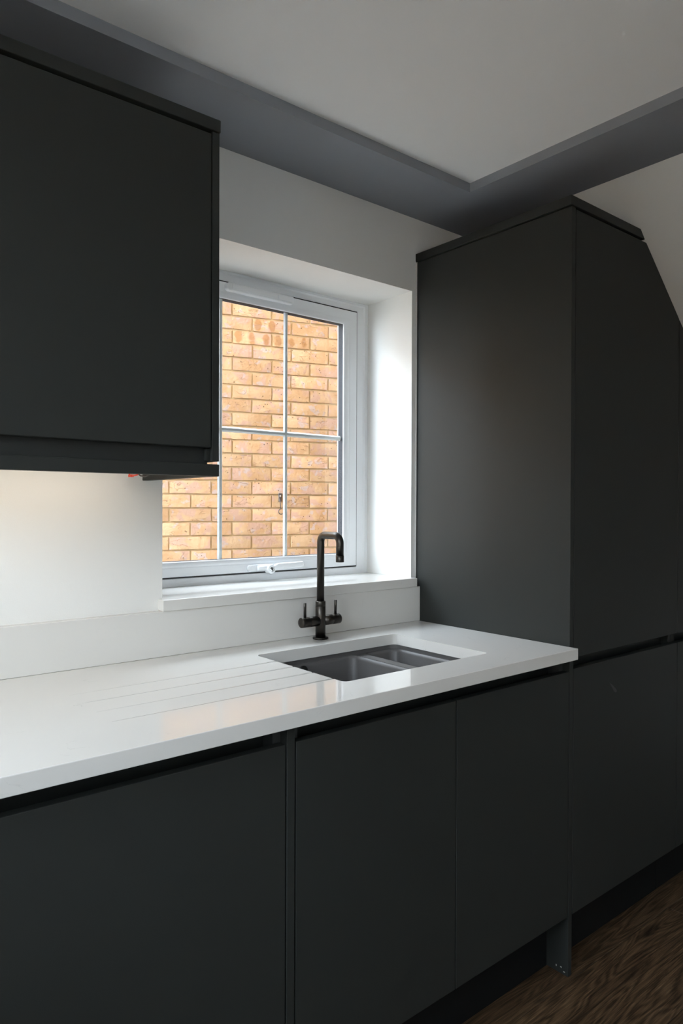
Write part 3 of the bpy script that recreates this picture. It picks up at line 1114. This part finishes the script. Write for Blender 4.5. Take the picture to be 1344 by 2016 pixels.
# stile between the two tall units that stops the rail
obj('stile', box(B(), XT - 0.0200, XT - 0.0010, -0.5715, -0.545, 0.155, 1.90, 0.0005), M['anth'], tall)
cz0, cz1 = ZP + 0.0030, 2.1418
xr0, xr1 = 0.3940, 0.3680
cor = prism(B(), [(-0.0050, cz0), (xr0, cz0), (xr1, cz1), (-0.0050, cz1)], 'y', DF - 0.001, -0.0010, 0.0014, 2)
obj('cornice', cor, M['anth'], tall, 'flat cornice board with an angled right end')
obj('plinth_strip', box(B(), PX1 + 0.0005, XT, PF, PF + 0.016, 0.0005, 0.1535, 0.0008), M['plin'], tall)
# pale chips at the foot of the flank
for cx_, cz_, w_, h_ in ((-0.556, 0.014, 0.003, 0.005), (-0.571, 0.017, 0.005, 0.003), (-0.581, 0.008, 0.005, 0.003)):
    obj('chip', box(B(), -0.0006, 0.0002, cx_ - w_ / 2, cx_ + w_ / 2, cz_, cz_ + h_, 0.0003, 1), M['chip'], panel)
# sealant between flank and wall
obj('sealant', tube(B(), [(-0.0010, -0.0025, 1.056), (-0.0008, -0.0030, 1.5), (-0.0010, -0.0028, ZP)], 0.0026, 8), M['seal'], tall)

t2 = thing('tall_cabinet', 'lower anthracite cabinet tucked under the stair slope at the right edge', 'cabinet', (0.93, -0.30, 0.0))
X2 = 1.2260
obj('body', prism(B(), body_poly(XT + 0.0005, X2, 0.155, ZP, 0.004), 'y', -0.5400, -0.004), M['carc'], t2)
obj('upper_door', prism(B(), body_poly(XT + 0.0015, X2 - 0.0015, dz0, dz1, 0.003), 'y', DF, DF + DT, 0.0012, 2), M['anth'], t2)
obj('lower_door', box(B(), XT + 0.0015, X2 - 0.0015, DF, DF + DT, ZB, 0.8465, 0.0012, 2), M['anth'], t2)
obj('handle_rail', prism(B(), rail_poly, 'x', XT + 0.020, X2 - 0.02), M['rail'], t2)
obj('stile', box(B(), XT + 0.0005, XT + 0.0195, -0.5715, -0.545, 0.155, 1.86, 0.0005), M['anth'], t2)
obj('plinth_strip', box(B(), XT + 0.0005, X2, PF, PF + 0.016, 0.0005, 0.1535, 0.0008), M['plin'], t2)

obj('side_panel', prism(B(), body_poly(X2 + 0.0005, X2 + 0.0175, 0.0006, ZP, 0.003), 'y', DF, -0.0035, 0.0008), M['anth'], t2)

# wall cabinet left of the window
UX1, UF = -0.9510, -0.3531
UX0 = -1.5700
LED = 2.0
wc = thing('wall_cabinet', 'anthracite wall cabinet hanging left of the window', 'cabinet', ((UX0 + UX1) / 2, -0.001, 1.355))
UZ0, UZ1 = 1.3870, 2.0850
obj('side_panel', box(B(), UX1 - 0.0170, UX1, UF, -0.0010, UZ0, UZ1, 0.0008), M['anth'], wc)
obj('side_panel', box(B(), UX0, UX0 + 0.0170, UF, -0.0010, UZ0, UZ1, 0.0008), M['anth'], wc)
obj('body', box(B(), UX0 + 0.0172, UX1 - 0.0172, UF + 0.0215, -0.0010, UZ0 + 0.006, UZ1 - 0.001), M['pale'], wc)
obj('door', box(B(), UX0 + 0.0190, UX1 - 0.0192, UF, UF + DT, 1.4160, UZ1 - 0.0060, 0.0012, 2), M['anth'], wc)
pz0, pz1 = 1.3550, 1.3808
obj('handle_rail', box(B(), UX0 + 0.0190, UX1 - 0.0172, UF + 0.0203, UF + 0.0213, pz0 + 0.006, 1.440), M['rail'], wc)
obj('stile', box(B(), UX1 - 0.0260, UX1 - 0.0174, UF + 0.0090, UF + 0.0202, UZ0 + 0.001, 1.4130, 0.0006), M['anth'], wc)
obj('cornice', box(B(), UX0 - 0.002, UX1 + 0.0030, UF - 0.001, -0.0010, UZ1 + 0.0025, 2.1135, 0.0016), M['anth'], wc)
pel = obj('light_pelmet', box(B(), UX0 - 0.002, UX1 + 0.0005, UF - 0.0005, UF + 0.0175, pz0, pz1, 0.0016), M['anth'], wc)
obj('pelmet_return', box(B(), UX1 - 0.0195, UX1 - 0.0005, UF + 0.018, -0.0025, pz0, pz1, 0.0016), M['anth'], wc)
obj('pelmet_return', box(B(), UX0 - 0.0005, UX0 + 0.0185, UF + 0.018, -0.0025, pz0, pz1, 0.0016), M['anth'], wc)
for px in (UX1 - 0.10, UX0 + 0.10, (UX0 + UX1) / 2):
    obj('pelmet_block', box(B(), px - 0.02, px + 0.02, UF + 0.0225, UF + 0.038, pz0 + 0.006, UZ0 + 0.0062, 0.001), M['carc'], wc)

# slim warm light strip under the cabinet, tucked behind the pelmet
M['led'] = bpy.data.materials.new('warm_led_diffuser')
M['led'].use_nodes = True
lp = M['led'].node_tree.nodes['Principled BSDF']
lp.inputs['Base Color'].default_value = (0.8, 0.78, 0.72, 1)
lp.inputs['Emission Color'].default_value = (1.0, 0.86, 0.70, 1)
lp.inputs['Emission Strength'].default_value = LED
obj('light_strip', box(B(), UX0 + 0.05, UX1 - 0.08, -0.150, -0.134, UZ0 - 0.0015, UZ0 + 0.0062, 0.0008), M['led'], wc, 'slim warm white light strip')

# loose red and black wire hanging under the wall cabinet
wire = thing('loose_wire', 'short red and black wire hanging under the wall cabinet', 'cable', (-1.02, -0.10, 1.362))
P_ = [(-1.02, -0.040, UZ0 + 0.006), (-1.02, -0.042, 1.368), (-1.02, -0.046, 1.3645), (-1.02, -0.060, 1.3640), (-1.02, -0.085, 1.3650)]
obj('red_core', tube(B(), P_ + [(-1.02, -0.11, 1.372), (-1.02, -0.115, UZ0 + 0.006)], 0.0021, 8), M['red'], wire, 'red core')
P_ = [(-1.017, -0.075, UZ0 + 0.006), (-1.017, -0.080, 1.370), (-1.017, -0.100, 1.3625), (-1.017, -0.125, 1.3600), (-1.017, -0.145, 1.3625), (-1.017, -0.158, 1.3700), (-1.017, -0.162, UZ0 + 0.006)]
obj('black_core', tube(B(), P_, 0.0017, 8), M['black'], wire, 'black core')
obj('connector', box(B(), -1.024, -1.016, -0.060, -0.043, 1.3610, 1.3670, 0.001), M['red'], wire, 'small red connector')
